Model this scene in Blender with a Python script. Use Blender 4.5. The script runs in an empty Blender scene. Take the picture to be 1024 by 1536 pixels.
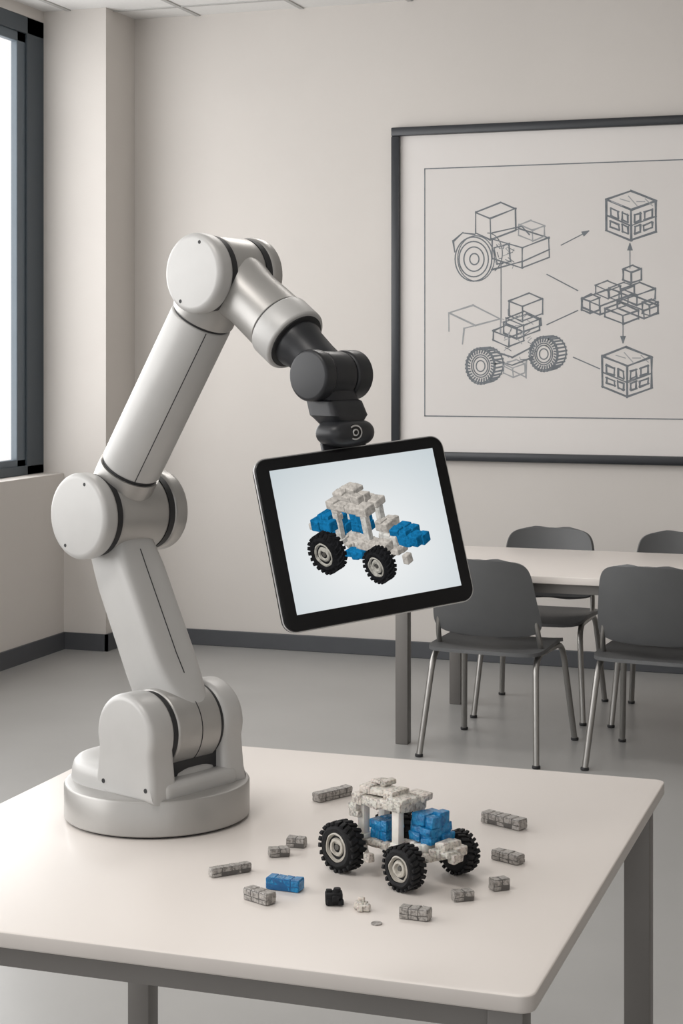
import bpy, bmesh, math, random
from mathutils import Vector, Matrix, noise
random.seed(7)
V=Vector
scene=bpy.context.scene
scene.view_settings.view_transform='Standard'

# ------------------------------------------------------------------ materials
def lin(c):
    return tuple(((x/255)/12.92 if x/255<=0.04045 else ((x/255+0.055)/1.055)**2.4) for x in c)+(1,)
def mat(name,rgb,rough=.5,metal=0,var=0.0,scale=8,bump=0.0,bscale=60,spec=.5,coat=0,rgb2=None,detail=4,ramp=(.35,.65)):
    m=bpy.data.materials.new(name); m.use_nodes=True
    nt=m.node_tree; b=nt.nodes['Principled BSDF']
    b.inputs['Roughness'].default_value=rough; b.inputs['Metallic'].default_value=metal
    b.inputs['Specular IOR Level'].default_value=spec; b.inputs['Coat Weight'].default_value=coat
    tc=nt.nodes.new('ShaderNodeTexCoord')
    nz=nt.nodes.new('ShaderNodeTexNoise'); nz.inputs['Scale'].default_value=scale; nz.inputs['Detail'].default_value=detail
    nt.links.new(tc.outputs['Object'],nz.inputs['Vector'])
    cr=nt.nodes.new('ShaderNodeValToRGB')
    c=lin(rgb); c2=lin(rgb2) if rgb2 else tuple(x*(1-var) for x in c[:3])+(1,)
    cr.color_ramp.elements[0].color=c2; cr.color_ramp.elements[1].color=c
    cr.color_ramp.elements[0].position=ramp[0]; cr.color_ramp.elements[1].position=ramp[1]
    nt.links.new(nz.outputs['Fac'],cr.inputs['Fac']); nt.links.new(cr.outputs['Color'],b.inputs['Base Color'])
    if bump>0:
        n2=nt.nodes.new('ShaderNodeTexNoise'); n2.inputs['Scale'].default_value=bscale; n2.inputs['Detail'].default_value=3
        nt.links.new(tc.outputs['Object'],n2.inputs['Vector'])
        bp=nt.nodes.new('ShaderNodeBump'); bp.inputs['Strength'].default_value=bump; bp.inputs['Distance'].default_value=.01
        nt.links.new(n2.outputs['Fac'],bp.inputs['Height']); nt.links.new(bp.outputs['Normal'],b.inputs['Normal'])
    return m
M={}
M['wall']=mat('wall_paint',(207,202,197),.85,var=.03,scale=1.5,bump=.04,bscale=120,spec=.2)
M['ceil']=mat('ceiling_tile',(226,225,223),.9,var=.03,scale=60,spec=.2)
M['tbar']=mat('ceiling_tbar',(178,177,175),.6)
M['floor']=mat('vinyl_floor',(158,157,155),.32,var=.06,scale=2.5,spec=.5)
M['base']=mat('baseboard_vinyl',(74,76,80),.5,var=.05)
M['wframe']=mat('window_frame_paint',(60,69,76),.45,var=.05)
M['wframe2']=mat('window_frame_inner',(84,94,102),.45,var=.05)
M['table']=mat('laminate_top',(223,216,210),.33,var=.015,scale=3,spec=.45)
M['tedge']=mat('laminate_edge',(196,190,185),.4,var=.03)
M['steel']=mat('painted_steel',(118,115,112),.45,metal=.3,var=.05)
M['robot']=mat('robot_cast_paint',(184,183,181),.42,metal=.14,var=.03,scale=25,bump=.02,bscale=500,spec=.5)
M['robotd']=mat('robot_satin_metal',(170,168,165),.36,metal=.5,var=.03,scale=20,bump=.02,bscale=500,spec=.5)
M['seam']=mat('seam_dark',(34,34,36),.6)
M['black']=mat('wrist_black',(38,39,42),.38,var=.08,scale=20,spec=.4)
M['blackg']=mat('gloss_black',(10,11,13),.22,spec=.35)
M['bezel']=mat('tablet_bezel',(8,8,10),.3,spec=.25)
M['silver']=mat('silver_rim',(190,190,190),.28,metal=.9)
M['chair']=mat('chair_plastic',(86,87,88),.48,var=.06,scale=10)
M['chrome']=mat('chair_tube',(150,148,145),.32,metal=.85)
M['paper']=mat('art_paper',(215,211,208),.8,var=.02,scale=2,spec=.2)
M['mat']=mat('art_mat',(219,215,212),.8,var=.02,scale=2,spec=.2)
M['aframe']=mat('art_frame_black',(36,39,44),.35,var=.1)
M['ink']=mat('graphite_ink',(124,129,134),.9,var=.2,scale=40,spec=.1)
M['inkl']=mat('graphite_light',(166,168,170),.9,var=.15,scale=40,spec=.1)
M['beige']=mat('brick_beige',(208,201,192),.34,rgb2=(152,145,138),scale=190,bump=.3,bscale=260,ramp=(.36,.52))
M['blue']=mat('brick_blue',(34,138,192),.24,rgb2=(14,98,152),scale=120,bump=.35,bscale=200)
M['tire']=mat('tyre_rubber',(26,26,28),.7,var=.3,scale=80,spec=.3)
M['hub']=mat('wheel_hub',(190,185,175),.5,var=.2,scale=120)
M['white']=mat('brick_white',(226,222,215),.35,var=.08,scale=60)
M['dgrey']=mat('brick_darkgrey',(92,90,86),.6,var=.3,scale=100)
M['gbrick']=mat('brick_grey_worn',(166,161,156),.34,rgb2=(118,114,110),scale=200,bump=.35,bscale=260,ramp=(.36,.56))
M['gcore']=mat('brick_grey_core',(94,91,88),.6,var=.2,scale=90)
M['bcore']=mat('brick_blue_core',(16,92,146),.6,var=.2,scale=90)
for k_,sw in (('beige',.12),('blue',.2),('white',.15)):
    b_=M[k_].node_tree.nodes['Principled BSDF']; b_.inputs['Subsurface Weight'].default_value=sw; b_.inputs['Subsurface Scale'].default_value=.006

# ------------------------------------------------------------------ mesh helpers
def fin(name,bm,mats,parent=None,smooth=35,loc=None,rotz=0):
    bmesh.ops.recalc_face_normals(bm,faces=bm.faces[:])
    me=bpy.data.meshes.new(name); bm.to_mesh(me); bm.free()
    for m in mats: me.materials.append(M[m] if isinstance(m,str) else m)
    if smooth:
        me.polygons.foreach_set('use_smooth',[True]*len(me.polygons))
        me.set_sharp_from_angle(angle=math.radians(smooth))
    o=bpy.data.objects.new(name,me); scene.collection.objects.link(o)
    if parent: o.parent=parent
    if loc: o.location=loc
    o.rotation_euler[2]=rotz
    return o
def empty(name,loc=(0,0,0),rotz=0):
    e=bpy.data.objects.new(name,None); e.empty_display_size=.1
    e.location=loc; e.rotation_euler[2]=rotz; scene.collection.objects.link(e); return e
def box(bm,c,s,R=None,bev=0,seg=2,mi=0):
    r=bmesh.ops.create_cube(bm,size=1)
    vs=r['verts']
    T=Matrix.Translation(V(c))@((R.to_4x4()) if R else Matrix.Identity(4))@Matrix.Diagonal((s[0],s[1],s[2],1))
    bmesh.ops.transform(bm,matrix=T,verts=vs)
    fs=set(f for v in vs for f in v.link_faces)
    for f in fs: f.material_index=mi
    if bev>0:
        es=list(set(e for v in vs for e in v.link_edges))
        bmesh.ops.bevel(bm,geom=es,offset=bev,segments=seg,profile=.5,affect='EDGES',material=-1)
    return vs
def bx(bm,x0,x1,y0,y1,z0,z1,**k):
    return box(bm,((x0+x1)/2,(y0+y1)/2,(z0+z1)/2),(x1-x0,y1-y0,z1-z0),**k)
def loft(bm,secs,mi=0,cap=True,mis=None):
    rings=[[bm.verts.new(p) for p in s] for s in secs]
    n=len(secs[0])
    for k,(a,b) in enumerate(zip(rings,rings[1:])):
        for i in range(n):
            f=bm.faces.new((a[i],a[(i+1)%n],b[(i+1)%n],b[i])); f.material_index=mis[k] if mis else mi
    if cap:
        f=bm.faces.new(rings[0][::-1]); f.material_index=mis[0] if mis else mi
        f=bm.faces.new(rings[-1]); f.material_index=mis[-1] if mis else mi
def frame_for(axis):
    a=V(axis).normalized(); h=V((0,0,1)) if abs(a.z)<.9 else V((1,0,0))
    e1=h.cross(a).normalized(); e2=a.cross(e1).normalized(); return a,e1,e2
def lathe(bm,prof,origin,axis,seg=64,mi=0,mis=None):
    a,e1,e2=frame_for(axis); o=V(origin); secs=[]
    for t,r in prof:
        r=max(r,1e-4)
        secs.append([o+a*t+(e1*math.cos(2*math.pi*i/seg)+e2*math.sin(2*math.pi*i/seg))*r for i in range(seg)])
    loft(bm,secs,mi,True,mis)
def drum(t0,t1,r,b=.01,n=5):
    """bevelled cylinder profile"""
    p=[]
    for i in range(n+1):
        a=math.pi/2*i/n; p.append((t0+b-b*math.cos(a),r-b+b*math.sin(a)))
    for i in range(n+1):
        a=math.pi/2*i/n; p.append((t1-b+b*math.sin(a),r-b+b*math.cos(a)))
    return p
def sesec(c,e1,e2,a,b,n=2.0,seg=48):
    out=[]
    for i in range(seg):
        t=2*math.pi*i/seg; ct,st=math.cos(t),math.sin(t)
        out.append(V(c)+e1*(a*math.copysign(abs(ct)**(2/n),ct))+e2*(b*math.copysign(abs(st)**(2/n),st)))
    return out
def prism(bm,pts,org,ex,ey,ez,t0,t1,bev=.008,nb=4,mi=0):
    """outline pts (convex, 2D) extruded along ez with rounded rims"""
    cx=sum(p[0] for p in pts)/len(pts); cy=sum(p[1] for p in pts)/len(pts)
    def ring(t,ins):
        out=[]
        n=len(pts)
        for i,p in enumerate(pts):
            q0=V(pts[i-1]);q1=V(pts[(i+1)%n]); d=(q1-q0).normalized(); nn=V((d.y,-d.x))
            if nn.dot(V(p)-V((cx,cy)))<0: nn=-nn
            q=V(p)-nn*ins
            out.append(V(org)+ex*q.x+ey*q.y+ez*t)
        return out
    s=[]
    for i in range(nb+1):
        a=math.pi/2*i/nb; s.append(ring(t0+bev-bev*math.cos(a),bev-bev*math.sin(a)))
    for i in range(nb+1):
        a=math.pi/2*i/nb; s.append(ring(t1-bev+bev*math.sin(a),bev-bev*math.cos(a)))
    loft(bm,s,mi)
def rrect(w,h,r,n=8):
    pts=[]
    for cx,cy,a0 in ((w/2-r,h/2-r,0),(-w/2+r,h/2-r,90),(-w/2+r,-h/2+r,180),(w/2-r,-h/2+r,270)):
        for i in range(n+1):
            a=math.radians(a0+90*i/n); pts.append((cx+r*math.cos(a),cy+r*math.sin(a)))
    return pts
def tube(bm,pts,r,seg=12,mi=0,fillet=0,fn=6):
    P=[V(p) for p in pts]
    if fillet:
        Q=[P[0]]
        for i in range(1,len(P)-1):
            d0=(P[i-1]-P[i]); d1=(P[i+1]-P[i]); f=min(fillet,d0.length*.45,d1.length*.45)
            a=P[i]+d0.normalized()*f; b=P[i]+d1.normalized()*f
            for k in range(fn+1):
                t=k/fn; Q.append(a*(1-t)**2+P[i]*2*t*(1-t)+b*t*t)
        Q.append(P[-1]); P=Q
    n=None; secs=[]
    for i,p in enumerate(P):
        d=(P[min(i+1,len(P)-1)]-P[max(i-1,0)]).normalized()
        if n is None:
            n=frame_for(d)[1]
        n=(n-d*n.dot(d)).normalized(); m=d.cross(n)
        secs.append([p+(n*math.cos(2*math.pi*k/seg)+m*math.sin(2*math.pi*k/seg))*r for k in range(seg)])
    loft(bm,secs,mi)

# ------------------------------------------------------------------ room
XL,XR,YB,YF,H=-4.56,3.5,8.55,-2.6,3.42
bm=bmesh.new(); bx(bm,XL,XR+.1,YF,YB+.15,-.1,0); fin('floor',bm,['floor'],smooth=0)
bm=bmesh.new(); bx(bm,XL,XR+.1,YB,YB+.15,0,H); fin('wall_back',bm,['wall'],smooth=0)
bm=bmesh.new(); bx(bm,XR,XR+.1,YF,YB,0,H); fin('wall_right',bm,['wall'],smooth=0)
bm=bmesh.new()
bx(bm,XL,-4.38,YF,8.2,0,.94)
bx(bm,XL,-4.5,YF,8.2,3.36,H); bx(bm,XL,-4.5,YF,-1.6,.94,3.36)
fin('wall_left',bm,['wall'],smooth=0)
bm=bmesh.new(); bx(bm,XL,-4.13,8.2,YB,0,H); fin('wall_pillar',bm,['wall'],smooth=0)
bm=bmesh.new(); bx(bm,XL,XR+.1,YF,YB+.15,H,H+.1); fin('ceiling',bm,['ceil'],smooth=0)
bm=bmesh.new()
x=-4.35
while x<XR:
    bx(bm,x-.012,x+.012,YF,YB-.002,H-.006,H+.004); x+=.6
y=YB-.25
while y>YF:
    bx(bm,-4.49,XR,y-.012,y+.012,H-.005,H+.004); y-=.6
fin('trim_1',bm,['tbar'],smooth=0)
bm=bmesh.new(); bx(bm,-4.13,XR,YB-.014,YB,0,.085,bev=.003); fin('baseboard_back',bm,['base'],smooth=0)
bm=bmesh.new(); bx(bm,-4.38,-4.366,YF,8.2,0,.09); bx(bm,-4.38,-4.116,8.186,8.2,0,.09); bx(bm,-4.13,-4.116,8.186,YB-.014,0,.09)
fin('baseboard_left',bm,['base'],smooth=0)
# window
w=empty('window_1')
bm=bmesh.new()
yA,yB=-1.6,8.2; z0,z1=.94,3.36; xo=-4.5
bx(bm,-4.555,xo,8.02,yB,z0,z1,bev=.004); bx(bm,-4.555,xo,yA,yA+.12,z0,z1,bev=.004)
bx(bm,-4.555,xo,yA,yB,z0,z0+.05,bev=.004); bx(bm,-4.555,xo,yA,yB,z1-.09,z1,bev=.004)
fin('frame_outer',bm,['wframe'],w,smooth=0)
bm=bmesh.new()
bx(bm,-4.55,-4.512,7.935,8.03,z0+.03,z1-.07,bev=.004)
bx(bm,-4.55,-4.512,yA,yB-.05,z0+.04,z0+.085,bev=.004); bx(bm,-4.55,-4.512,yA,yB-.05,z1-.14,z1-.08,bev=.004)
for yy in (5.4,2.9,.4): bx(bm,-4.55,-4.512,yy-.05,yy+.05,z0+.04,z1-.08,bev=.004)
fin('sash',bm,['wframe2'],w,smooth=0)
gm=bpy.data.materials.new('window_glass'); gm.use_nodes=True; nt=gm.node_tree
for n in list(nt.nodes): nt.nodes.remove(n)
o_=nt.nodes.new('ShaderNodeOutputMaterial'); mx=nt.nodes.new('ShaderNodeMixShader'); tr=nt.nodes.new('ShaderNodeBsdfTransparent'); gl=nt.nodes.new('ShaderNodeBsdfGlossy')
gl.inputs['Roughness'].default_value=.05; mx.inputs[0].default_value=.03
nt.links.new(tr.outputs[0],mx.inputs[1]); nt.links.new(gl.outputs[0],mx.inputs[2]); nt.links.new(mx.outputs[0],o_.inputs[0])
bm=bmesh.new(); bx(bm,-4.531,-4.528,yA+.05,7.95,z0+.06,z1-.1); fin('glass_pane',bm,[gm],w,smooth=0)

# ------------------------------------------------------------------ framed drawing on back wall
art=empty('framed_drawing',(0,YB,0))
ax0,ax1,az0,az1=-2.641,-.45,1.03,2.757
bm=bmesh.new(); fw=.045
for b in ((ax0,ax1,az1-fw,az1),(ax0,ax1,az0,az0+fw),(ax0,ax0+fw,az0+fw,az1-fw),(ax1-fw,ax1,az0+fw,az1-fw)):
    bx(bm,b[0],b[1],-.045,-.002,b[2],b[3],bev=.006)
fin('frame',bm,['aframe'],art)
bm=bmesh.new(); bx(bm,ax0+fw*.5,ax1-fw*.5,-.02,-.003,az0+fw*.5,az1-fw*.5); fin('mat_board',bm,['mat'],art,smooth=0)
ix0,ix1,iz0,iz1=-2.467,-.62,1.256,2.541
bm=bmesh.new(); bx(bm,ix0,ix1,-.0215,-.02,iz0,iz1); fin('drawing_paper',bm,['paper'],art,smooth=0)
def W(p):
    """drawing-sheet digitiser units -> metres on the wall"""
    x,y=p; return (-2.641+.003459*(x-590), 1.6+(525-y)*(.003483-4.35e-7*(x-590)))
ink=bmesh.new(); inkl=bmesh.new()
def seg_(b,p,q,wd=.0032,jit=True):
    P=V(W(p));Q=V(W(q)); d=Q-P
    if d.length<1e-5:return
    d.normalize(); n=V((-d.y,d.x))*wd/2; P-=d*wd*.6; Q+=d*wd*.6
    y=-.0219-random.random()*.0003
    b.faces.new([b.verts.new((q_.x,y,q_.y)) for q_ in (P-n,Q-n,Q+n,P+n)])
def pl(pts,b=None,wd=.0058,close=False,rep=1):
    b=b or ink
    n=len(pts)
    for i in range(n if close else n-1):
        for k in range(rep):
            j=lambda: (random.random()-.5)*1.8*(1 if rep>1 else 0)
            p=pts[i];q=pts[(i+1)%n]
            seg_(b,(p[0]+j(),p[1]+j()),(q[0]+j(),q[1]+j()),wd)
def ell(cx,cy,rx,ry,b=None,wd=.0055,n=36,a0=0,a1=360,rot=0):
    pts=[]
    for i in range(n+1):
        a=math.radians(a0+(a1-a0)*i/n); x=rx*math.cos(a);y=ry*math.sin(a); c,s=math.cos(rot),math.sin(rot)
        pts.append((cx+x*c-y*s,cy+x*s+y*c))
    pl(pts,b,wd)
def iso(x,y,w,d,h,b=None,wd=.0055,rep=2,sl=.42,sr=.38):
    """iso box: (x,y)=front bottom corner; w to the right, d to the left, h up"""
    A=(x,y);B=(x+w,y-w*sr);C=(x-d,y-d*sl);up=lambda p:(p[0],p[1]-h)
    D=(x+w-d,y-w*sr-d*sl)
    for s in ((A,B),(A,C),(A,up(A)),(B,up(B)),(C,up(C)),(up(A),up(B)),(up(A),up(C)),(up(B),up(D)),(up(C),up(D))): pl(list(s),b,wd,rep=rep)
def arrow(p,q,b=None):
    pl([p,q],b,.005); d=(V(q)-V(p)).normalized(); n=V((-d.y,d.x)); q=V(q)
    for s in (1,-1,.4,-.4): pl([tuple(q),tuple(q-d*9+n*3.0*s)],b,.006)
# border line
e=.0055
for b in ((ix0,ix1,iz1-e,iz1),(ix0,ix1,iz0,iz0+e),(ix0,ix0+e,iz0,iz1),(ix1-e,ix1,iz0,iz1)):
    ink.faces.new([ink.verts.new((X,-.0222,Z)) for X,Z in ((b[0],b[2]),(b[1],b[2]),(b[1],b[3]),(b[0],b[3]))])
arrow((848,368),(888,347)); arrow((948,402),(948,366)); arrow((938,488),(938,514)); pl([(827,412),(872,436)]);pl([(827,487),(872,466)]);pl([(866,536),(904,553)]);pl([(758,398),(758,484)],wd=.005)
# cubes
for (cx,cy) in ((950,361),(944,595)):
    iso(cx,cy,35,36,46,rep=3,wd=.0075)
    def fr(u,v): return (cx+u,cy-v-u*.38)
    def fl(u,v): return (cx-u,cy-v-u*.42)
    for u0,v0,u1,v1 in ((5,8,13,18),(18,8,30,16),(5,25,13,36),(19,24,30,35)):
        for g in (fr,fl): pl([g(u0,v0),g(u1,v0),g(u1,v1),g(u0,v1)],close=True,rep=2,wd=.007)
    pl([fl(36,22),fl(0,22)],wd=.005,rep=2); pl([fr(0,22),fr(35,22)],wd=.005,rep=2)
    for k in range(5): pl([(cx-28+k*12,cy-58-(k%3)*4),(cx-14+k*11,cy-52-(k%2)*6)],inkl,.005)
# exploded assembly (right-middle)
iso(950,425,14,12,16,rep=3); iso(905,472,40,26,13,rep=3); iso(958,458,26,22,15,rep=3); iso(968,478,20,38,12,rep=3)
iso(916,448,18,18,12,rep=2); iso(938,486,22,26,12,rep=3); iso(976,474,12,10,16,rep=3); iso(890,470,14,12,18,rep=3); iso(932,452,22,14,14,rep=2)
# tractor
iso(742,360,38,22,32,rep=2); iso(790,402,40,45,30,rep=2,sl=.3); iso(805,362,18,20,16,b=inkl)
for r in (1,.8,.55,.25): ell(716+ (1-r)*2,389,28*r,33*r,wd=.0065); 
ell(720,388,28,34,wd=.005); ell(738,380,22,30,a0=-90,a1=60,wd=.005)
pl([(688,378),(685,362),(700,350),(717,352)],rep=2); pl([(744,405),(792,392),(830,375)],rep=2); pl([(745,350),(790,340),(800,352)],rep=2); pl([(748,372),(770,366),(772,392),(752,396)],close=True,rep=2)
for k in range(22):
    x=748+random.random()*30;y=366+random.random()*34; pl([(x,y),(x+random.uniform(-9,9),y+random.uniform(-7,7))],inkl if k%2 else ink,.004)
# buggy (exploded view)
def bigwheel(cx,cy,r):
    for rr in (1,.92,.62,.5,.3): ell(cx,cy,r*rr*.82,r*rr,wd=.006)
    ell(cx+r*.45,cy-r*.08,r*.82,r*.95,a0=-95,a1=80,wd=.007)
    for k in range(30):
        a=math.radians(k*12); 
        pl([(cx+r*.7*.9*math.cos(a),cy+r*.74*math.sin(a)),(cx+r*.84*math.cos(a+.08),cy+r*1.0*math.sin(a+.08))],wd=.008)
    for k in range(13):
        a=math.radians(-85+k*13); pl([(cx+r*.84*math.cos(a),cy+r*math.sin(a)),(cx+r*.45+r*.84*math.cos(a),cy-r*.08+r*.96*math.sin(a))],wd=.009)
bigwheel(727,549,27); bigwheel(822,531,26)
pl([(678,497),(679,470),(715,458),(757,478),(757,500)],inkl,rep=2,wd=.006); pl([(679,470),(720,488),(757,478)],inkl,rep=2); pl([(700,516),(702,492),(720,488)],inkl,rep=2)
iso(790,482,30,20,22,rep=3); iso(782,508,34,20,16,rep=3); iso(770,520,22,24,14,rep=2); iso(792,498,26,26,10,rep=2); iso(776,566,18,14,14,inkl)
pl([(748,528),(775,536),(806,520)],rep=2); pl([(748,540),(775,548),(804,536)],rep=2); pl([(760,548),(795,566),(796,540)],inkl,rep=2)
for k in range(40):
    x=762+random.random()*50;y=470+random.random()*72; pl([(x,y),(x+random.uniform(-9,9),y+random.uniform(-7,7))],inkl if k%3 else ink,.004)
fin('ink_lines',ink,['ink'],art,smooth=0); fin('pencil_lines',inkl,['inkl'],art,smooth=0)

# ------------------------------------------------------------------ tables
TZ=.75
t=empty('work_table',(-1.068,2.808,0))
bm=bmesh.new(); hw,hd=.578,.602
prism(bm,rrect(hw*2,hd*2,.022),(0,0,0),V((1,0,0)),V((0,1,0)),V((0,0,1)),TZ-.024,TZ,bev=.003,nb=3)
for f in bm.faces:
    f.normal_update(); 
    if abs(f.normal.z)<.5: f.material_index=1
fin('top',bm,['table','tedge'],t)
bm=bmesh.new(); q=.025
for sx in (-1,1):
    for sy in (-1,1):
        cx=sx*(hw-.045);cy=sy*(hd-.055); bx(bm,cx-q,cx+q,cy-q,cy+q,.0,TZ-.024,bev=.003)
    bx(bm,sx*(hw-.045)-.015,sx*(hw-.045)+.015,-hd+.07,hd-.07,TZ-.066,TZ-.0245)
    bx(bm,-hw+.06,hw-.06,sx*(hd-.055)-.015,sx*(hd-.055)+.015,TZ-.066,TZ-.0245)
fin('frame',bm,['steel'],t)
t2=empty('dining_table',(-1.13,7.09,0))
bm=bmesh.new(); hw,hd,TZ2=.93,.46,.71
prism(bm,rrect(hw*2,hd*2,.02),(0,0,0),V((1,0,0)),V((0,1,0)),V((0,0,1)),TZ2-.03,TZ2,bev=.003,nb=3)
fin('top',bm,['table'],t2)
bm=bmesh.new(); q=.026
for sx in (-1,1):
    for sy in (-1,1):
        cx=sx*(hw-.04);cy=sy*(hd-.045); bx(bm,cx-q,cx+q,cy-q,cy+q,0,TZ2-.03,bev=.003)
    bx(bm,-hw+.06,hw-.06,sx*(hd-.045)-.012,sx*(hd-.045)+.012,TZ2-.07,TZ2-.0305)
    bx(bm,sx*(hw-.04)-.012,sx*(hw-.04)+.012,-hd+.07,hd-.07,TZ2-.07,TZ2-.0305)
fin('frame',bm,['steel'],t2)

# ------------------------------------------------------------------ chairs
def sheet(bm,fn,nu=20,nv=20,th=.01,mi=0,pw=6):
    def vv(j):
        return math.sin(math.pi/2*(-1+2*j/nv))*.9995
    pts=[[None]*(nu+1) for _ in range(nv+1)]
    for j in range(nv+1):
        v=vv(j); wsc=(1-abs(v)**pw)**(1/pw)
        for i in range(nu+1):
            u=math.sin(math.pi/2*(-1+2*i/nu))*wsc; pts[j][i]=V(fn(u,v))
    N=[[None]*(nu+1) for _ in range(nv+1)]
    for j in range(nv+1):
        for i in range(nu+1):
            a=pts[min(j+1,nv)][i]-pts[max(j-1,0)][i]; jj=min(max(j,1),nv-1)
            b=pts[jj][min(i+1,nu)]-pts[jj][max(i-1,0)]
            n=b.cross(a); N[j][i]=n.normalized() if n.length>1e-9 else V((0,0,1))
    A=[[bm.verts.new(pts[j][i]+N[j][i]*th/2) for i in range(nu+1)] for j in range(nv+1)]
    B=[[bm.verts.new(pts[j][i]-N[j][i]*th/2) for i in range(nu+1)] for j in range(nv+1)]
    for j in range(nv):
        for i in range(nu):
            bm.faces.new((A[j][i],A[j][i+1],A[j+1][i+1],A[j+1][i])); bm.faces.new((B[j][i],B[j+1][i],B[j+1][i+1],B[j][i+1]))
    rim=[(0,i) for i in range(nu)]+[(j,nu) for j in range(nv)]+[(nv,i) for i in range(nu,0,-1)]+[(j,0) for j in range(nv,0,-1)]
    for k in range(len(rim)):
        a=rim[k];b=rim[(k+1)%len(rim)]
        bm.faces.new((A[a[0]][a[1]],B[a[0]][a[1]],B[b[0]][b[1]],A[b[0]][b[1]]))
def chair(loc,rot):
    c=empty('dining_chair',loc,rot)
    bm=bmesh.new()
    sheet(bm,lambda u,v:(u*(.232-.008*v),v*.228,.433-.02*(1-u*u)*(1-v*v)+(.012*v if v<.3 else .0036-(v-.3)**2*.05)),th=.014)
    fin('seat',bm,['chair'],c,smooth=50)
    bm=bmesh.new()
    sheet(bm,lambda u,v:(u*(.210-.020*(v)),-.215-.045*(v)+.050*u*u+.012*(v*v),.632+v*.146+.007*(1-u*u)*v),nu=28,nv=28,th=.016,pw=6.5)
    fin('backrest',bm,['chair'],c,smooth=50)
    bm=bmesh.new(); r=.0125
    for s in (-1,1):
        tube(bm,[(s*.240,.265,0),(s*.210,.185,.412),(s*.210,-.17,.412),(s*.240,-.26,0)],r,fillet=.08)
        tube(bm,[(s*.205,.1,.410),(s*.212,-.10,.416),(s*.208,-.132,.49),(s*.190,-.150,.62)],r*.85,fillet=.05)
    tube(bm,[(-.205,.12,.408),(.205,.12,.408)],r*.8); tube(bm,[(-.205,-.12,.408),(.205,-.12,.408)],r*.8)
    fin('tube_frame',bm,['chrome'],c,smooth=50)
    bm=bmesh.new()
    for s in (-1,1):
        for y in (.265,-.26): lathe(bm,drum(0,.012,.016,.003,2),(s*.240,y,0),(0,0,1),seg=16)
    fin('feet',bm,['seam'],c)
chair((-1.632,6.71,0),math.radians(-5))
chair((-.970,6.70,0),math.radians(-6))
chair((-1.630,7.50,0),math.radians(180))
chair((-1.03,7.50,0),math.radians(180))

# ------------------------------------------------------------------ tablet frame (needed for the bracket too)
Xv,Yv,Zv=V((1,0,0)),V((0,1,0)),V((0,0,1)); AX=V((0,-1,0))
rv=V((.2434,.2367,.034)).normalized(); up=V((-.0739,.0275,.268)); up=(up-rv*up.dot(rv)).normalized(); nn=rv.cross(up)
TC=V((-.871,2.661,1.303)); TW,TH=.346,.282

# ------------------------------------------------------------------ robot arm   (local x=u in arm plane, local -y = joint axis toward viewer side)
rb=empty('robot_arm',(-1.335,2.858,TZ),math.radians(-22.1))
RI=(Matrix.Translation(V((-1.335,2.858,TZ)))@Matrix.Rotation(math.radians(-22.1),4,'Z')).inverted()
S=V((.05,0,.172)); E=V((-.094,0,.547)); T=V((.179,0,.983)); Wr=V((.425,0,.808))
def at(P,a): return P+AX*a
# base
bm=bmesh.new()
lathe(bm,[(0,.160),(.004,.163)],(0,0,0),Zv,seg=96,mi=1)
lathe(bm,[(.004,.167),(.006,.169),(.062,.169),(.0655,.167),(.067,.163),(.067,.140)],(0,0,0),Zv,seg=96,mi=0)
fin('base_flange',bm,['robotd','seam'],rb,smooth=35)
bm=bmesh.new()
secs=[]
for z,s,dx in ((.060,1,0),(.086,.985,0),(.098,.965,.001),(.104,.93,.002),(.107,.87,.003),(.108,.7,.003)):
    secs.append(sesec((-.026+dx,.0,z),Xv,Yv,.134*s,.130*s,2.4,72))
loft(bm,secs)
fin('base_hump',bm,['robot'],rb,smooth=50)
bm=bmesh.new()
lathe(bm,[(.105,.020),(.110,.020),(.111,.016)],(-.105,.02,0),Zv,seg=24,mi=0)
fin('cable_gland',bm,['seam'],rb)
def tomb(R,zc,zb,wb,n=28):
    pts=[]
    for i in range(n+1):
        a=math.radians(-20+220*i/n); pts.append((R*math.cos(a),zc+R*math.sin(a)))
    pts=pts+[(-wb*.985,zb+.03),(-wb,zb),(wb,zb),(wb*.985,zb+.03)]
    return pts
bm=bmesh.new()
R=.073
prism(bm,tomb(R,S.z,.06,.077),(S.x,0,0),Xv,Zv,AX,.068,.128,bev=.012,nb=5)
prism(bm,tomb(R,S.z,.06,.076),(S.x,0,0),Xv,Zv,AX,-.106,-.052,bev=.014,nb=5)
bx(bm,S.x-.080,S.x+.080,-.10,.08,.055,.094,bev=.012,seg=4)
fin('shoulder_housing',bm,['robot'],rb,smooth=50)
bm=bmesh.new()
lathe(bm,drum(.058,.070,.0690,.002,2),S,AX,mi=1); lathe(bm,drum(-.054,-.045,.069,.002,2),S,AX,mi=1)
lathe(bm,drum(-.047,.060,.0725,.006),S,AX,mi=0); lathe(bm,[(.003,.0732),(.0045,.0732)],S,AX,mi=1)
bx(bm,S.x-.05,S.x+.05,-.066,.053,.09,.13,mi=1)
fin('shoulder_joint',bm,['robotd','seam'],rb,smooth=50)
bm=bmesh.new()
for a_,px_,pz_ in ((.128,-.052,.085),(.128,.058,.085)):
    lathe(bm,[(-.001,.0045),(.0008,.004)],V((S.x+px_,-a_,pz_)),AX,seg=14)
fin('housing_screws',bm,['seam'],rb)
def link(name,P,Q,spec,mats,n=4,mis=None):
    """spec: list of (t metres along, half in-plane, half along v)"""
    d=(Q-P).normalized(); e1=Yv.cross(d).normalized(); e2=d.cross(e1); bm=bmesh.new()
    loft(bm,[sesec(P+d*s[0],e1,e2,s[1],s[2],s[3] if len(s)>3 else n,64) for s in spec],mis=mis)
    return fin(name,bm,mats,rb,smooth=45)
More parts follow.
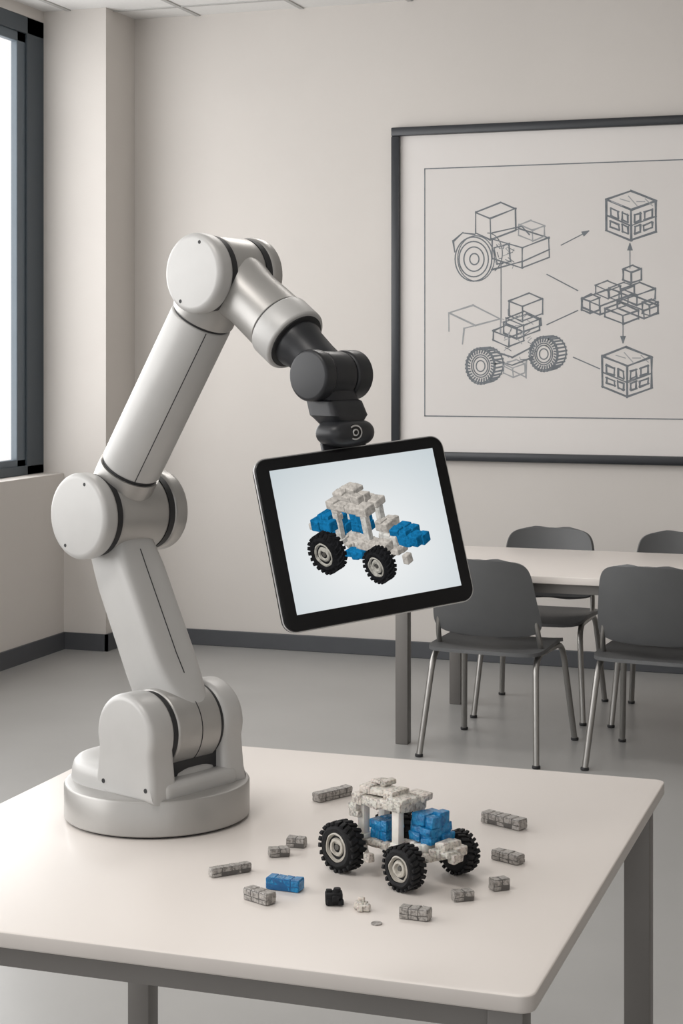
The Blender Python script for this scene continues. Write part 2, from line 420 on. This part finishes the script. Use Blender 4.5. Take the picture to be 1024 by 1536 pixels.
P1=S+V((.010,.003,0)); Q1=E+V((-.016,-.018,0)); L1=(Q1-P1).length
link('lower_arm_link',P1,Q1,[(.0,.062,.048,2.5),(.04,.060,.049,3),(.08,.053,.051,5),(.12,.050,.053,6),(L1-.13,.048,.053,6),(L1-.09,.048,.051,5),(L1-.05,.054,.048,3),(L1,.056,.046,2.5)],['robot'])
d=(Q1-P1).normalized(); e1=Yv.cross(d).normalized()
bm=bmesh.new()
sg=1 if e1.x>0 else -1
tube(bm,[P1+d*.082+e1*sg*(.0530)-Yv*.002,P1+d*.12+e1*sg*.0500-Yv*.002,P1+d*(L1-.13)+e1*sg*.0480-Yv*.002,P1+d*(L1-.09)+e1*sg*.0480-Yv*.002],.0011,seg=6)
fin('lower_arm_seam',bm,['seam'],rb)
def joint(name,P,R,a_l,a_r,hubl,hubr,m0='robot',m1='robotd',gap=.006,bev=.011):
    bm=bmesh.new()
    lathe(bm,drum(hubl+gap,a_l,R,bev,6),P,AX,mi=0)
    lathe(bm,drum(-a_r,-hubr-gap,R*.97,bev,6),P,AX,mi=2)
    lathe(bm,[(hubl-.004,R*.955),(hubl+gap+.012,R*.955)],P,AX,mi=1); lathe(bm,[(-hubr-gap-.012,R*.93),(-hubr+.004,R*.93)],P,AX,mi=1)
    lathe(bm,drum(-hubr,hubl,R*.94,.012,5),P,AX,mi=2)
    for k in (70,240):
        a=math.radians(k); c=at(P,a_l-.0005)+Xv*math.cos(a)*R*.80+Zv*math.sin(a)*R*.80
        lathe(bm,[(0,.0036),(.0012,.003)],c,AX,seg=12,mi=1)
    fin(name,bm,[m0,'seam',m1],rb,smooth=50)
joint('elbow_joint',E,.079,.112,.100,.070,.056)
joint('upper_joint',T,.070,.086,.078,.044,.040)
P2=E+V((-.016,-.020,0)); Q2=T+V((.0,-.010,0)); L2=(Q2-P2).length
d2=(Q2-P2).normalized(); 
bm=bmesh.new()
lathe(bm,[(.0,.054),(.045,.056),(.080,.0575),(.100,.0575)],P2,d2,mi=1,seg=64)
lathe(bm,[(.098,.0535),(.110,.0535)],P2,d2,mi=2,seg=64)
lathe(bm,drum(.106,L2-.092,.0565,.004,3),P2,d2,mi=0,seg=64)
lathe(bm,[(L2-.094,.053),(L2-.084,.053)],P2,d2,mi=2,seg=64)
lathe(bm,drum(L2-.088,L2-.0,.0575,.004,3),P2,d2,mi=1,seg=64)
fin('upper_arm_link',bm,['robot','robotd','seam'],rb,smooth=45)
bm=bmesh.new()
e1=Yv.cross(d2).normalized()
nrm=(AX*.5+(e1 if e1.x>0 else -e1)*.86); nrm=(nrm-d2*nrm.dot(d2)).normalized()
tube(bm,[P2+d2*.108+nrm*.0562,P2+d2*(L2-.094)+nrm*.0562],.0010,seg=6)
fin('upper_arm_seam',bm,['seam'],rb)
d3=(Wr-T).normalized(); L3=(Wr-T).length
bm=bmesh.new()
lathe(bm,[(.0,.058),(.05,.057),(.075,.0535),(.150,.0555),(.152,.0535)],T,d3,mi=1,seg=64)
lathe(bm,drum(.154,.203,.0595,.005,4),T,d3,mi=0,seg=64)
lathe(bm,[(.151,.0545),(.156,.0545)],T,d3,mi=2,seg=64)
lathe(bm,[(.200,.052),(.205,.052),(.206,.044)],T,d3,mi=2,seg=64)
fin('forearm_link',bm,['robot','robotd','seam'],rb,smooth=40)
bm=bmesh.new()
lathe(bm,[(.200,.044),(.215,.044),(.225,.040),(.262,.037),(.30,.036)],T,d3,seg=48)
lathe(bm,drum(-.062,-.024,.042,.006,4),Wr,AX,seg=56); lathe(bm,drum(-.022,.030,.040,.004,3),Wr,AX,seg=56); lathe(bm,drum(.032,.060,.043,.006,4),Wr,AX,seg=56)
lathe(bm,[(-.03,.037),(.04,.037)],Wr,AX,seg=56)
fin('wrist_joint',bm,['black'],rb,smooth=45)
bm=bmesh.new()
c=Wr
loft(bm,[sesec(c+V((.0,0,-.02)),Xv,Yv,.030,.038,3),sesec(c+V((.004,0,-.040)),Xv,Yv,.030,.038,5),sesec(c+V((.006,0,-.043)),Xv,Yv,.032,.042,6),
         sesec(c+V((.016,0,-.066)),Xv,Yv,.033,.044,6),sesec(c+V((.018,0,-.071)),Xv,Yv,.031,.040,5),sesec(c+V((.022,0,-.085)),Xv,Yv,.026,.032,3)])
fin('tool_block',bm,['black'],rb,smooth=40)
bm=bmesh.new()
mc=c+V((.030,0,-.095))
secs=[]
for k in range(13):
    a=-math.pi/2+math.pi*k/12; s=max(.05,math.cos(a)**.5 if math.cos(a)>0 else .05); secs.append(sesec(mc+Zv*(.0225*math.sin(a)),Xv,Yv,.034*s,.053*s,3.2,48))
loft(bm,secs)
tm=RI@(TC+up*TH/2); rl=RI.to_3x3()@rv; ul=RI.to_3x3()@up; nl_=RI.to_3x3()@nn
RM=Matrix((rl,ul,nl_)).transposed()
box(bm,tm-nl_*.0145-ul*.012,(.080,.060,.010),R=RM,bev=.003,seg=3)
fin('tablet_mount',bm,['black'],rb,smooth=60)
bm=bmesh.new(); nd=(Xv*.93+AX*.37).normalized(); cc=mc+nd*.0265+Zv*.002
lathe(bm,drum(0,.010,.0135,.002,3),cc,nd,seg=32,mi=1); lathe(bm,[(.0095,.0125),(.0105,.0125),(.0107,.0105)],cc,nd,seg=32,mi=0); lathe(bm,[(.0100,.0102),(.0112,.010)],cc,nd,seg=32,mi=1); lathe(bm,[(.0112,.006),(.012,.005)],cc,nd,seg=24,mi=2); lathe(bm,[(.0118,.004),(.0125,.003)],cc,nd,seg=16,mi=1)
fin('mount_camera',bm,['silver','blackg','silver'],rb)

# ------------------------------------------------------------------ toy vehicle builder
def jbox(bm,x0,x1,y0,y1,z0,z1,mi,j=.0012,bev=.0016,rot=.05):
    r=lambda: random.uniform(-j,j)
    R=Matrix.Rotation(random.uniform(-rot,rot),3,'Z')@Matrix.Rotation(random.uniform(-rot,rot),3,'X')@Matrix.Rotation(random.uniform(-rot,rot),3,'Y')
    box(bm,((x0+x1)/2+r(),(y0+y1)/2+r(),(z0+z1)/2+r()),(x1-x0+r(),y1-y0+r(),z1-z0+r()),R=R,bev=min(bev,(x1-x0)*.2,(z1-z0)*.2),seg=2,mi=mi)
def rough(bm,x0,x1,y0,y1,z0,z1,mi,n=(3,2,1)):
    """worn, half-melted brick: a solid core with overlapping irregular sub blocks"""
    e=.0012
    box(bm,((x0+x1)/2,(y0+y1)/2,(z0+z1)/2),(x1-x0-2*e,y1-y0-2*e,z1-z0-2*e),bev=.002,mi=mi)
    nx,ny,nz=n
    for j in range(ny):
        for k in range(nz):
            cuts=[x0]
            for i in range(1,nx): cuts.append(x0+(x1-x0)*(i+random.uniform(-.25,.25))/nx)
            cuts.append(x1)
            for i in range(nx):
                f=lambda a,b,m,q:(a+(b-a)*m/q)
                jbox(bm,cuts[i]-.0006,cuts[i+1]+.0006,f(y0,y1,j,ny)-.0006,f(y0,y1,j+1,ny)+.0006,f(z0,z1,k,nz)-.0004,f(z0,z1,k+1,nz)+random.uniform(-.002,.002),mi,j=.0022,bev=.0022,rot=.08)
def wheel(bm,x,y,r,wd,side):
    ax=V((0,side,0)); c=V((x,y,r))
    lathe(bm,[(-wd/2,r*.56),(-wd/2,r*.74),(-wd/2+.003,r*.86),(-wd/2+.007,r*.91),(wd/2-.007,r*.91),(wd/2-.003,r*.86),(wd/2,r*.74),(wd/2-.001,r*.60),(wd/2-.006,r*.57)],c,ax,seg=40,mi=2)
    nl=22
    a_,e1,e2=frame_for(ax)
    for k in range(nl):
        for s,off in ((-1,0),(1,.5)):
            a=2*math.pi*(k+off)/nl; d=e1*math.cos(a)+e2*math.sin(a); tn=a_.cross(d)
            R=Matrix((tn,a_,d)).transposed()@Matrix.Rotation(.3*s,3,'Z')
            box(bm,c+d*(r*.93)+a_*(s*wd*.24),(r*.17,wd*.47,r*.13),R=R,bev=.001,seg=2,mi=2)
    h=wd/2
    lathe(bm,[(-h+.002,r*.57),(h-.007,r*.57),(h-.002,r*.57),(h-.001,r*.51),(h-.006,r*.47),(h-.008,r*.38),(h-.003,r*.34),(h-.002,r*.24),(h-.006,r*.2)],c,ax,seg=32,mi=3)
    lathe(bm,[(h-.0065,r*.13),(h-.0035,r*.11)],c,ax,seg=16,mi=5)
    for k in range(6):
        a=2*math.pi*k/6; d=e1*math.cos(a)+e2*math.sin(a)
        lathe(bm,[(h-.0085,r*.05),(h-.0068,r*.045)],c+d*r*.42,ax,seg=8,mi=5)
def vehicle(kind):
    bm=bmesh.new()
    wheel(bm,-.07,-.0675+.004,.041,.034,-1)
    wheel(bm,.07,-.0675+.004,.036,.032,-1)
    if kind=='real':
        wheel(bm,-.07,.0675-.004,.041,.034,1); wheel(bm,.07,.0675-.004,.035,.032,1)
    tube(bm,[(-.07,-.06,.041),(-.07,.06,.041)],.004,mi=5,seg=10); tube(bm,[(.07,-.06,.036),(.07,.06,.036)],.004,mi=5,seg=10)
    rough(bm,-.088,.085,-.018,.018,.038,.050,0,(6,2,1)) # chassis
    for i in range(4): tube(bm,[(-.04+i*.025,-.03,.043),(-.04+i*.025,.03,.043)],.003,mi=3,seg=8)
    dz=0 if kind=='real' else .014
    for (x,y) in ((.020,-.026),(-.060,-.024),(.020,.024),(-.060,.024)):
        box(bm,(x,y,.078+dz/2),(.015,.014,.062+dz),bev=.0015,mi=4)
        box(bm,(x,y,.052),(.019,.018,.010),bev=.0015,mi=4)
    if kind=='real':
        rough(bm,-.074,.036,-.040,-.010,.107,.123,0,(4,1,1)); rough(bm,-.070,.032,.000,.030,.108,.124,0,(4,1,1))
        rough(bm,-.066,.012,-.028,.010,.124,.136,0,(3,1,1)); rough(bm,-.054,-.024,-.01,.016,.135,.142,0,(2,1,1))
        rough(bm,.006,.040,-.038,.030,.121,.130,0,(1,3,1)); rough(bm,-.080,-.060,-.042,-.022,.084,.108,0,(1,1,2))
        rough(bm,-.046,-.008,-.024,.018,.052,.084,1,(3,2,2)); 
        rough(bm,.034,.080,-.014,.038,.062,.088,1,(2,2,2)); rough(bm,.038,.078,-.010,.036,.088,.106,1,(2,2,1)); rough(bm,.028,.05,-.008,.030,.070,.096,1,(1,2,1))
        rough(bm,.040,.075,-.02,.03,.048,.061,4,(3,2,1))
        rough(bm,.082,.122,-.020,.026,.048,.060,0,(3,2,1)); rough(bm,.088,.112,-.014,.022,.060,.070,0,(2,1,1)); rough(bm,.112,.126,-.012,.014,.040,.056,0,(1,2,1))
        rough(bm,-.05,.02,-.033,-.02,.044,.052,0,(4,1,1))
        tube(bm,[(-.050,-.03,.042),(-.02,-.055,.034)],.0035,mi=0,seg=8); rough(bm,-.022,-.010,-.062,-.05,.026,.038,0,(1,1,1))
    else:
        rough(bm,-.070,.042,-.044,-.010,.122,.138,0,(4,1,1)); rough(bm,-.064,.036,.000,.032,.123,.139,0,(4,1,1))
        rough(bm,-.058,.012,-.026,.014,.138,.153,0,(3,2,1)); rough(bm,-.045,-.008,-.012,.018,.153,.164,0,(2,1,1))
        rough(bm,-.068,-.052,-.030,-.014,.095,.125,0,(1,1,2))
        rough(bm,-.112,-.060,-.052,.010,.078,.098,1,(3,2,1)); rough(bm,-.10,-.07,-.04,.02,.096,.104,1,(2,2,1)); rough(bm,-.085,-.06,-.03,.02,.058,.080,1,(1,2,1))
        rough(bm,-.032,.004,-.018,.018,.072,.108,1,(2,2,2)); rough(bm,-.035,.01,-.050,-.022,.030,.044,1,(3,1,1))
        rough(bm,.0,.075,-.044,-.012,.050,.068,0,(3,2,1)); rough(bm,.082,.135,-.004,.040,.056,.076,1,(3,2,1)); rough(bm,.06,.10,.0,.05,.058,.082,1,(2,2,1)); rough(bm,.03,.075,-.005,.035,.052,.072,4,(3,1,1))
        rough(bm,.098,.114,-.022,-.006,.026,.044,0,(1,1,1)); rough(bm,.02,.05,.0,.05,.072,.092,0,(2,2,1))
        rough(bm,-.13,-.118,-.04,-.02,.07,.08,0,(1,1,1))
    return bm
def lump(bm,amp,sc):
    for v in bm.verts:
        v.co+=noise.noise_vector(v.co*sc)*amp
bm=vehicle('real'); lump(bm,.0014,80)
zm=min(v.co.z for v in bm.verts)
fin('toy_truck',bm,['beige','blue','tire','hub','white','dgrey'],None,smooth=30,loc=(-.812,2.6665,TZ-zm+.0002),rotz=math.radians(-27))

# ------------------------------------------------------------------ tablet
tab=empty('tablet_computer'); mw=Matrix((rv,up,nn)).transposed().to_4x4(); mw.translation=TC; tab.matrix_world=mw
bm=bmesh.new(); prism(bm,rrect(TW,TH,.022),(0,0,0),Xv,Yv,Zv,-.0075,.0055,bev=.005,nb=4); fin('aluminium_shell',bm,['blackg'],tab)
bm=bmesh.new(); prism(bm,rrect(TW+.0012,TH+.0012,.0226),(0,0,0),Xv,Yv,Zv,.0012,.0036,bev=.0008,nb=2); fin('silver_rim',bm,['silver'],tab)
bm=bmesh.new(); prism(bm,rrect(TW-.004,TH-.004,.020),(0,0,0),Xv,Yv,Zv,.004,.0064,bev=.0008,nb=2); fin('bezel',bm,['bezel'],tab)
sx0,sx1,sy0,sy1=-TW/2+.025,TW/2-.022,-TH/2+.027,TH/2-.021
def emis(name,attr=None):
    m=bpy.data.materials.new(name); m.use_nodes=True; nt=m.node_tree
    for n in list(nt.nodes): nt.nodes.remove(n)
    o=nt.nodes.new('ShaderNodeOutputMaterial'); e=nt.nodes.new('ShaderNodeEmission'); nt.links.new(e.outputs[0],o.inputs[0]); return m,nt,e
m,nt,e=emis('screen_glow')
tc=nt.nodes.new('ShaderNodeTexCoord'); mp=nt.nodes.new('ShaderNodeMapping'); mp.inputs['Scale'].default_value=(4.5,5.5,1); mp.inputs['Location'].default_value=(0,.15,0)
gr=nt.nodes.new('ShaderNodeTexGradient'); gr.gradient_type='SPHERICAL'; cr=nt.nodes.new('ShaderNodeValToRGB')
cr.color_ramp.elements[0].color=lin((206,215,219)); cr.color_ramp.elements[1].color=lin((238,241,242)); cr.color_ramp.elements[1].position=.7
nt.links.new(tc.outputs['Object'],mp.inputs['Vector']); nt.links.new(mp.outputs[0],gr.inputs[0]); nt.links.new(gr.outputs['Fac'],cr.inputs[0]); nt.links.new(cr.outputs[0],e.inputs[0]); e.inputs[1].default_value=.95
bm=bmesh.new(); bm.faces.new([bm.verts.new(p) for p in ((sx0,sy0,.0066),(sx1,sy0,.0066),(sx1,sy1,.0066),(sx0,sy1,.0066))]); fin('screen',bm,[m],tab,smooth=0)
# the picture shown on the screen: flat image of the truck made of facets with shading painted into their colours
m,nt,e=emis('screen_picture'); at_=nt.nodes.new('ShaderNodeAttribute'); at_.attribute_name='Col'
nzt=nt.nodes.new('ShaderNodeTexNoise'); nzt.inputs['Scale'].default_value=200; tc=nt.nodes.new('ShaderNodeTexCoord'); nt.links.new(tc.outputs['Object'],nzt.inputs[0])
mr=nt.nodes.new('ShaderNodeMapRange'); mr.inputs[1].default_value=.35; mr.inputs[2].default_value=.6; mr.inputs[3].default_value=.68; mr.inputs[4].default_value=1.0
nt.links.new(nzt.outputs['Fac'],mr.inputs[0]); mm=nt.nodes.new('ShaderNodeMix'); mm.data_type='RGBA'; mm.blend_type='MULTIPLY'; mm.inputs[0].default_value=1
nt.links.new(at_.outputs['Color'],mm.inputs[6]); nt.links.new(mr.outputs[0],mm.inputs[7]); nt.links.new(mm.outputs[2],e.inputs[0])
bm=vehicle('screen'); lump(bm,.0014,80); bmesh.ops.recalc_face_normals(bm,faces=bm.faces[:]); bm.normal_update()
cols=[lin((216,209,200)),lin((30,128,184)),lin((40,40,42)),lin((196,192,182)),lin((230,227,220)),lin((95,92,88))]
el=math.radians(22)
e1=V((.736,.677,0)); nv=V((.677*math.cos(el),-.736*math.cos(el),math.sin(el))); e2=nv.cross(e1).normalized()
if e2.z<0: e2=-e2
lt=V((-.2,-.75,.9)).normalized(); sc=.84
bmesh.ops.split_edges(bm,edges=bm.edges[:]) 
cl=bm.loops.layers.float_color.new('Col'); kill=[]
for f in bm.faces:
    if f.normal.dot(nv)<-.02: kill.append(f); continue
    k=.36+.66*max(0,f.normal.dot(lt)); k*=random.uniform(.93,1.05); c=cols[f.material_index]
    for l in f.loops: l[cl]=(c[0]*k,c[1]*k,c[2]*k,1)
    f.material_index=0
bmesh.ops.delete(bm,geom=kill,context='FACES')
for v in bm.verts:
    p=v.co.copy(); v.co=V((p.dot(e1)*sc+.004,p.dot(e2)*sc-.056,.0074+p.dot(nv)*.004))
me=bpy.data.meshes.new('screen_picture'); bm.to_mesh(me); bm.free(); me.materials.append(m)
o=bpy.data.objects.new('screen_picture',me); scene.collection.objects.link(o); o.parent=tab

# ------------------------------------------------------------------ loose bricks
def brick(name,x,y,ang,L,Wd,Hh,mats=('gcore','gbrick')):
    bm=bmesh.new(); n=max(2,round(L/.016))
    box(bm,(0,0,Hh*.5),(L*.97,Wd*.95,Hh*.96),bev=.0018,mi=0)
    cw=L/n
    for i in range(n):
        cx=-L/2+cw*(i+.5)
        for s in (-1,1):
            box(bm,(cx,s*Wd*.455,Hh*.70),(cw*.93,Wd*.1,Hh*.46),bev=.0007,seg=1,mi=1)
            if i%2==0 or random.random()<.5: box(bm,(cx+random.uniform(-.001,.001),s*Wd*.45,Hh*.24),(cw*.90,Wd*.1,Hh*.36),bev=.0007,seg=1,mi=1)
        box(bm,(cx,0,Hh*.97),(cw*.95,Wd*.90,Hh*.12+random.uniform(-.0006,.0006)),bev=.0009,seg=1,mi=1)
    for s in (-1,1): box(bm,(s*L*.487,0,Hh*.5),(L*.02+.001,Wd*.84,Hh*.86),bev=.0008,seg=1,mi=1)
    lump(bm,.0012,120)
    zmin=min(v.co.z for v in bm.verts)
    for v in bm.verts: v.co.z-=zmin
    fin(name,bm,list(mats),None,smooth=30,loc=(x,y,TZ+.0002),rotz=math.radians(ang))
for b in ((-1.068,3.067,61,.085,.022,.017),(-1.022,2.748,5,.032,.022,.016),(-1.031,2.687,32,.034,.022,.014),(-1.0705,2.569,47,.070,.017,.014),
          (-.974,2.456,-25,.052,.022,.018),(-.7245,2.457,-3,.046,.021,.017),(-.680,2.564,34,.032,.021,.015),(-.6386,2.633,40,.028,.021,.018),
          (-.660,2.782,-24,.054,.022,.016),(-.7166,2.990,-24,.086,.025,.019)):
    brick('toy_brick',*b)
brick('toy_brick',-.958,2.524,-2,.056,.025,.019,('bcore','blue'))
bm=bmesh.new(); 
jbox(bm,-.013,.013,-.010,.010,.001,.020,0,bev=.003)
for (a,b_,c_) in ((-.008,-.009,.004),(.002,-.010,.008),(.009,-.008,.003),(-.008,.002,.016),(.004,.002,.017)): jbox(bm,a-.005,a+.005,b_-.004,b_+.004,c_,c_+.008,0)
lathe(bm,[(.016,.006),(.026,.0055)],(.004,0,0),Zv,seg=14)
zmin=min(v.co.z for v in bm.verts)
for v in bm.verts: v.co.z-=zmin
fin('toy_connector',bm,['tire'],None,loc=(-.860,2.479,TZ+.0002),rotz=.4)
bm=bmesh.new()
for k in range(9):
    a=random.uniform(0,6.28); r=random.uniform(0,.012); s=random.uniform(.004,.007)
    jbox(bm,r*math.cos(a)-s,r*math.cos(a)+s,r*math.sin(a)-s,r*math.sin(a)+s,.001,.001+s*1.6,0)
for v in bm.verts: v.co.z=max(0,v.co.z)
jbox(bm,-.005,.004,-.003,.005,.008,.018,0)
fin('toy_fragments',bm,['beige'],None,loc=(-.813,2.472,TZ+.0002))
bm=bmesh.new(); lathe(bm,[(0,.0085),(.0012,.0085),(.002,.0078)],(0,0,0),Zv,seg=28); fin('toy_washer',bm,['gbrick'],None,loc=(-.772,2.415,TZ+.0002))

# ------------------------------------------------------------------ light
wd=bpy.data.worlds.new('world'); scene.world=wd; wd.use_nodes=True
bg=wd.node_tree.nodes['Background']; bg.inputs[0].default_value=(1,.995,.99,1); bg.inputs[1].default_value=1.05
def area(name,loc,rot,sx,sy,p,col=(1,1,1)):
    l=bpy.data.lights.new(name,'AREA'); l.shape='RECTANGLE'; l.size=sx; l.size_y=sy; l.energy=p; l.color=col
    o=bpy.data.objects.new(name,l); o.location=loc; o.rotation_euler=rot; scene.collection.objects.link(o); return o
area('window_daylight',(-4.75,3.2,2.15),(0,math.radians(-90),0),2.6,9.8,258,(1,.995,.99))
for y in (1.2,5.0): 
    area('ceiling_fill',(-1.6,y,H-.02),(0,0,0),1.2,.6,26,(1,.96,.92))  # added fill lamps under the ceiling, out of view, no fixture modelled

# ------------------------------------------------------------------ camera
cam=bpy.data.cameras.new('camera'); co=bpy.data.objects.new('camera',cam); scene.collection.objects.link(co)
cam.sensor_fit='VERTICAL'; cam.sensor_height=36; cam.lens=2568/1536*36; cam.shift_y=(525-768)/1536
co.location=(0,0,1.6); co.rotation_euler=(math.radians(90),0,math.radians(18.9))
cam.clip_start=.05
scene.camera=co
